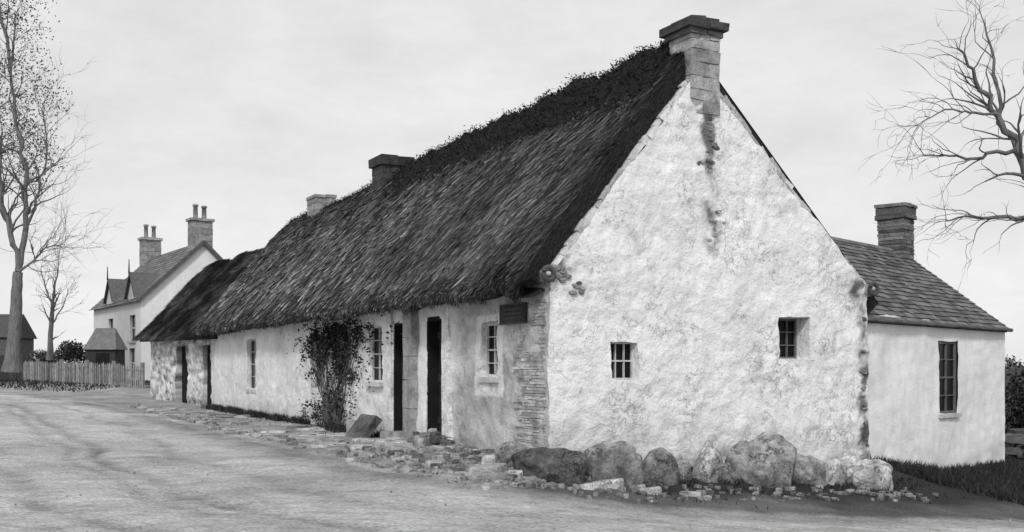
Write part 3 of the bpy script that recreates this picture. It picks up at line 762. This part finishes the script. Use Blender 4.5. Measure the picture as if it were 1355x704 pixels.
def put(u,v,r,th,t,el=1.0,ang=None,sep=.8):
    p=L(u,v)
    for (x,y,rr) in placed:
        if (x-p.x)**2+(y-p.y)**2<((r+rr)*sep)**2: return
    placed.append((p.x,p.y,r)); slab(m,Vector((p.x,p.y,g(p.x,p.y)+.005)),r,th,t,el,ang)
for i in range(90):
    u=.6+i*.28+random.uniform(-.08,.08)
    if u>22: break
    put(u,-1.62-.025*u+random.gauss(0,.09),random.uniform(.09,.2),random.uniform(.03,.06),random.uniform(.25,.55),1.5,ua_+random.gauss(0,.3))
for i in range(110): put(random.uniform(2.5,9.5),random.uniform(-1.5,-.35),random.uniform(.25,.45),random.uniform(.015,.03),random.uniform(.45,.68),1.2,sep=.9)
for i in range(220): put(random.uniform(9,21),random.uniform(-2.0,-.4),random.uniform(.12,.3),random.uniform(.012,.035),random.uniform(.25,.5),1.2,sep=.95)
m.obj('flagstone_path','boulder')
m=MB()
for q in [(.1,-.65,.2,.07,.6),(-.45,-.2,.24,.07,.65),(-.85,.35,.18,.06,.65),(-.2,-1.0,.2,.06,.5),(-1.05,-.05,.16,.05,.65),(-1.0,.85,.13,.05,.55),(-1.15,1.4,.12,.04,.5),(-.55,-.7,.16,.05,.6)]:
    put(q[0],q[1],q[2],q[3],q[4],1.4,.3)
for i in range(900):
    u=random.uniform(-1.1,3.4); v=random.uniform(-1.7,-.05) if u>0 else random.uniform(-1.5,.9)
    put(u,v,random.choice([.04,.06,.09,.14])*random.uniform(.7,1.2),random.uniform(.02,.05),random.uniform(.15,.55),1.25,sep=.9)
for i in range(160): put(random.uniform(-1.6,-.8),random.uniform(-.5,6.0),random.uniform(.02,.06),random.uniform(.02,.04),random.uniform(.15,.4),1.2)
m.obj('cobblestones','boulder')
m=MB()
for i in range(18):
    p=L(random.uniform(2.7,3.5),random.uniform(-.5,-.1)); slab(m,Vector((p.x,p.y,g(p.x,p.y)+random.uniform(0,.16))),random.uniform(.06,.13),random.uniform(.05,.09),random.uniform(.1,.5))
m.obj('stone_heap','boulder')
m=MB()
for i in range(260):
    x=random.uniform(-9,9); y=random.uniform(8.3,15)
    if pmask(np.array([x]),np.array([y]))[0]<.1: continue
    s=random.uniform(.004,.012); slab(m,Vector((x,y,g(x,y)+.0)),s,s*.8+.005,random.uniform(.3,.6))
m.obj('road_pebbles','boulder')
ss=empty('leaning_stone_slab'); m=MB(); u=u_at(482,-.35); p=L(u,-.35); z=g(p.x,p.y)
lean=(VD*.30+Z*.40); m.box(p+Z*(z+.17)-VD*.02,UD*.42,lean*.5,Vector((lean.z*VD.x,lean.z*VD.y,-.30))*.12,.17,.02)
m.box(p+Z*(z+.12)+UD*.66+VD*.05,UD*.2,VD*.1,Z*.15,.45,.03)
m.obj('slab','boulder',ss)

# ---------------------------------------------------------------- CLIMBING PLANT
cpn=empty('climbing_plant'); m=MB(); specs=[]
ub=u_at(445); zb=g(*L(ub,-.2).xy)
for i in range(34):
    ut=u_at(random.uniform(408,492)); zt=random.uniform(1.4,2.45); pts=[];
    u0=ub+random.uniform(-.5,.6)
    for q in range(9):
        f=q/8; pts.append(L(u0+(ut-u0)*f**1.4+random.gauss(0,.05),-.08-random.uniform(0,.05),zb+(zt-zb)*f))
    m.tube(pts,[.018*(1-.75*q/8) for q in range(9)],4)
m.obj('stems','bark',cpn)
for (pl_,pr,pt,pb,n) in [(410,488,428,456,3600),(414,482,440,482,2800),(408,435,462,500,500),(440,482,465,510,1500),(405,430,530,562,500),(425,470,505,556,900)]:
    u0,u1=u_at(pr),u_at(pl_); um=(u0+u1)/2; dpt=L(um,0).y; zt,zb2=z_at(pt,dpt),z_at(pb,dpt)
    specs.append((um,(zt+zb2)/2,(u1-u0)/2*1.25,(zt-zb2)/2*1.3,n))
P0=[]
for (um,zm,ru_,rz_,n) in specs:
    for i in range(n):
        a,b_=rng.normal(0,.45,2)
        u=um+a*ru_; z=min(zm+b_*rz_,2.5)
        if noise.noise(Vector((u*3,z*3,4)))<-.12: continue
        P0.append(tuple(L(u,-.05-abs(rng.normal(0,.06)),z)))
P0=np.array(P0); n=len(P0); a=rng.normal(size=(n,3)); a/=np.linalg.norm(a,axis=1)[:,None]; b2=np.cross(a,rng.normal(size=(n,3))); b2/=np.linalg.norm(b2,axis=1)[:,None]; s=.033*rng.uniform(.5,1.3,(n,1))
npmesh('leaves',np.stack([P0-a*s,P0+b2*s*.6,P0+a*s,P0-b2*s*.6],1),.02*rng.uniform(.4,2.2,n),4,'leaf',cpn)

# ---------------------------------------------------------------- TREES
def guided(name,limbs,d,maxlev,ln,spread=.75,nch=4,droop=0,mat='bark',every=1,wob=.5):
    tr=empty(name); m=MB(); tips=[]
    for (pts,r0,r1) in limbs:
        P3=[P(a,b_,d)+Vector((0,dy,0)) for a,b_,dy in pts]
        Q=[]; ww=wob*(.2 if r0>.18 and r1>.15 else 1)
        for i in range(len(P3)-1):
            for q in range(4):
                t_=q/4; p=P3[i].lerp(P3[i+1],t_); 
                if q: p=p+Vector((random.gauss(0,.05),random.gauss(0,.05),random.gauss(0,.05)))*ln*ww
                Q.append(p)
        Q.append(P3[-1]); n=len(Q)-1; rs=[r0+(r1-r0)*i/n for i in range(n+1)]
        if P3[0].z<2: rs[0]*=1.5; rs[1]*=1.15
        m.tube(Q,rs,9)
        if r1<.12:
            for i in range(max(2,n//4),n+1):
                if r0>.2 and i<n*.5: continue
                for c in range(every if i<n else 3):
                    dd_=(Q[i]-Q[i-1]).normalized(); sd2=Vector((random.gauss(0,1),random.gauss(0,.8),random.gauss(.2,.8))).normalized()
                    branch(m,Q[i],(dd_+sd2*spread).normalized(),ln*random.uniform(.5,1.1)*(1-.3*i/n),max(rs[i]*.5,.010),1,maxlev,spread,droop,tips,6,nch)
    m.obj('trunk_and_branches',mat,tr,True)
    return tr,tips
random.seed(11)
limbs=[([(1450,640,0),(1440,480,0),(1425,330,0)],.38,.26),([(1425,330,0),(1385,260,.2),(1352,195,.3),(1325,150,.2),(1290,105,0),(1262,70,-.3)],.15,.025),
([(1425,330,0),(1370,292,-.3),(1320,291,-.6),(1270,293,-.8),(1232,297,-.9)],.09,.014),
([(1352,195,.3),(1310,205,.4),(1270,200,.6),(1235,190,.8)],.06,.012),([(1425,330,0),(1420,200,.2),(1400,90,.1),(1370,0,0),(1350,-70,0)],.2,.04),
([(1385,260,.2),(1345,150,1),(1345,60,1.2),(1330,-10,1.4)],.08,.015),([(1425,330,0),(1500,200,0),(1560,60,0)],.18,.04),([(1420,200,.2),(1480,80,-1),(1500,-40,-1.4)],.1,.03),([(1325,150,.2),(1285,150,0),(1250,145,0),(1215,165,0)],.04,.01)]
tr,_=guided('bare_tree',limbs,26,3,1.7,.6,2,.3,'barkhaze',1,.7)
limbs=[([(16,492,0),(20,430,0),(22,395,0),(24,360,0)],.30,.20),([(24,360,0),(14,310,0),(2,260,0),(-8,200,.5),(-12,120,.5)],.14,.04),([(24,360,0),(30,300,.3),(32,240,.2),(22,170,0),(14,90,0),(20,20,0)],.14,.03),
([(24,362,0),(45,345,0),(60,328,0),(82,318,.3)],.06,.015),([(30,300,.3),(45,250,.5),(50,190,.8),(42,130,1)],.07,.02),([(-8,200,.5),(-50,120,0),(-90,20,0)],.12,.04),([(14,90,0),(0,20,0),(-10,-60,0)],.08,.03)]
tr2,tips=guided('bare_tree',limbs,43,3,2.2,.75,3,0,'barkhaze',2)
sp=[]
for t_ in tips:
    if t_.z>z_at(235,43) and t_.x<P(62,0,43).x: sp.append((t_.x,t_.y,t_.z,.7,.7,.6,8))
leafcloud('leaves',sp,.065,parent=tr2,t0=.07,thr=-.5)
limbs=[([(66,476,0),(68,430,0),(70,400,0)],.13,.08),([(70,400,0),(74,370,0),(78,345,0)],.06,.015),([(70,405,0),(60,380,0),(54,355,0)],.045,.015),([(68,430,0),(84,405,0),(90,385,0)],.035,.012)]
guided('bare_tree',limbs,46,3,1.0,.7,3,0,'barkhaze',1)
def bush(name,px,pt,pb,w,d,n,t0=.05,size=.07):
    p=P(px,(pt+pb)/2,d); leafcloud(name,[(p.x,p.y,p.z,w*d/F*.62,w*d/F*.5,(pb-pt)*d/F*.62,n)],size,t0=t0,clump=1.5,thr=-.25)
bush('bush',95,452,482,34,48,2600); bush('bush',60,464,488,40,52,2200,.07)
bush('bush',120,462,490,30,49,1500,.05)
specs=[]
for i in range(16):
    p=P(1350+i*14,0,24.5); specs.append((p.x,24.5+random.uniform(-.3,.3),.30,.65,.6,1.35+random.uniform(-.1,.2),1100))
leafcloud('hedge',specs,.07,t0=.03,clump=1.6,thr=-.25)
specs=[]
for i in range(70):
    x=-190+i*5.5; y=230+random.uniform(-15,15); specs.append((x,y,2.0,4.5,3,2.6+random.uniform(-1,1.2),200))
leafcloud('distant_trees',specs,.5,t0=.16,clump=.3,thr=-.3)
m=MB(); 
for i in range(120):
    x=11.3+random.uniform(0,14); y=23+random.uniform(-.15,.15); zg=g(x,23); m.box((x,y,zg+random.uniform(.05,.75)),Vector((random.uniform(.12,.25),0,0)),Vector((0,.2,0)),Z*random.uniform(.06,.12),random.uniform(.05,.15),.03)
m.obj('stone_dyke','stone')

# ---------------------------------------------------------------- GRASS
pts=[];hts=[]
def scat(n,fn,h):
    for i in range(n):
        q=fn()
        if q is None: continue
        pts.append(q); hts.append(h*random.uniform(.4,1.3))
def f_annex():
    t_=random.uniform(-3,6.5); o=random.uniform(0.02,2.6); p=AC+AD*t_-AW*o
    if nv((p.x*1.5,p.y*1.5,0))<-.2: return None
    return (p.x,p.y)
scat(24000,f_annex,.15)
def f_wall():
    p=L(random.uniform(5.9,20.8),-.02-abs(random.gauss(0,.12)));
    return (p.x,p.y) if nv((p.x*1.3,p.y*1.3,0))>-.15 else None
scat(6000,f_wall,.16)
def f_g():
    p=L(-abs(random.gauss(.5,.4)),random.uniform(.3,6.3)); return (p.x,p.y) if nv((p.x*2,p.y*2,0))>.0 else None
scat(4500,f_g,.06)
def f_c():
    p=L(random.uniform(-1,8),random.uniform(-1.9,-.1)); return (p.x,p.y) if nv((p.x*2.5,p.y*2.5,4))>.25 else None
scat(3500,f_c,.035)
def f_l():
    x=random.uniform(-32,-16); y=random.uniform(37,48); 
    return (x,y) if pmask(np.array([x]),np.array([y]))[0]<-.3 else None
scat(6000,f_l,.12)
p2=np.array(pts); zz=gz(p2[:,0],p2[:,1]); n=len(p2); hh=np.array(hts)[:,None]
p0=np.column_stack([p2,zz-.005]); d=rng.normal(0,.45,(n,3)); d[:,2]=1; an_=rng.uniform(0,6.28,n); w=np.column_stack([np.cos(an_),np.sin(an_),np.zeros(n)])*(.006+.0004*p2[:,1:2])
npmesh('grass',np.stack([p0-w,p0+w,p0+d*hh],1),.03*rng.uniform(.4,2.0,n),3,'grass')

# ---------------------------------------------------------------- LIGHT / SKY / CAMERA
sv=Vector((-.10,-.80,.70)).normalized()
el=math.asin(sv.z); az=math.atan2(sv.x,sv.y)
w=bpy.data.worlds.new('World'); sc.world=w; w.use_nodes=True; nt=w.node_tree; N=nt.nodes; Lk=nt.links
bg=N['Background']; bg.inputs[1].default_value=.12
sky=N.new('ShaderNodeTexSky'); sky.sky_type='NISHITA'; sky.sun_disc=False; sky.sun_elevation=el; sky.sun_rotation=az
bw=N.new('ShaderNodeRGBToBW'); Lk.new(sky.outputs[0],bw.inputs[0])
tc=N.new('ShaderNodeTexCoord'); mp=N.new('ShaderNodeMapping'); mp.inputs['Scale'].default_value=(1,1,2.5); Lk.new(tc.outputs['Generated'],mp.inputs[0])
nz=N.new('ShaderNodeTexNoise'); nz.inputs['Scale'].default_value=2.6; nz.inputs['Detail'].default_value=12; nz.inputs['Roughness'].default_value=.68; Lk.new(mp.outputs[0],nz.inputs['Vector'])
mr=N.new('ShaderNodeMapRange'); mr.inputs[1].default_value=.3; mr.inputs[2].default_value=.7; mr.inputs[3].default_value=6.0; mr.inputs[4].default_value=8.0; Lk.new(nz.outputs[0],mr.inputs[0])
mx=N.new('ShaderNodeMix'); mx.data_type='FLOAT'; mx.inputs[0].default_value=.12; Lk.new(mr.outputs[0],mx.inputs[2]); Lk.new(bw.outputs[0],mx.inputs[3])
cc=N.new('ShaderNodeCombineColor'); 
for i in range(3): Lk.new(mx.outputs[0],cc.inputs[i])
Lk.new(cc.outputs[0],bg.inputs[0])
sl=bpy.data.lights.new('sun','SUN'); sl.energy=2.0; sl.angle=math.radians(10)
so=bpy.data.objects.new('sun',sl); sc.collection.objects.link(so); so.rotation_euler=sv.to_track_quat('Z','Y').to_euler()
cam=bpy.data.cameras.new('camera'); co=bpy.data.objects.new('camera',cam); sc.collection.objects.link(co)
co.location=(0,0,EYE); co.rotation_euler=(math.radians(90),0,0); cam.sensor_width=36; cam.lens=F/1355*36; cam.shift_y=(H-352)/1355; cam.clip_end=5000; cam.clip_start=.1
sc.camera=co
sc.view_settings.view_transform='Standard'; sc.view_settings.look='None'; sc.view_settings.exposure=0
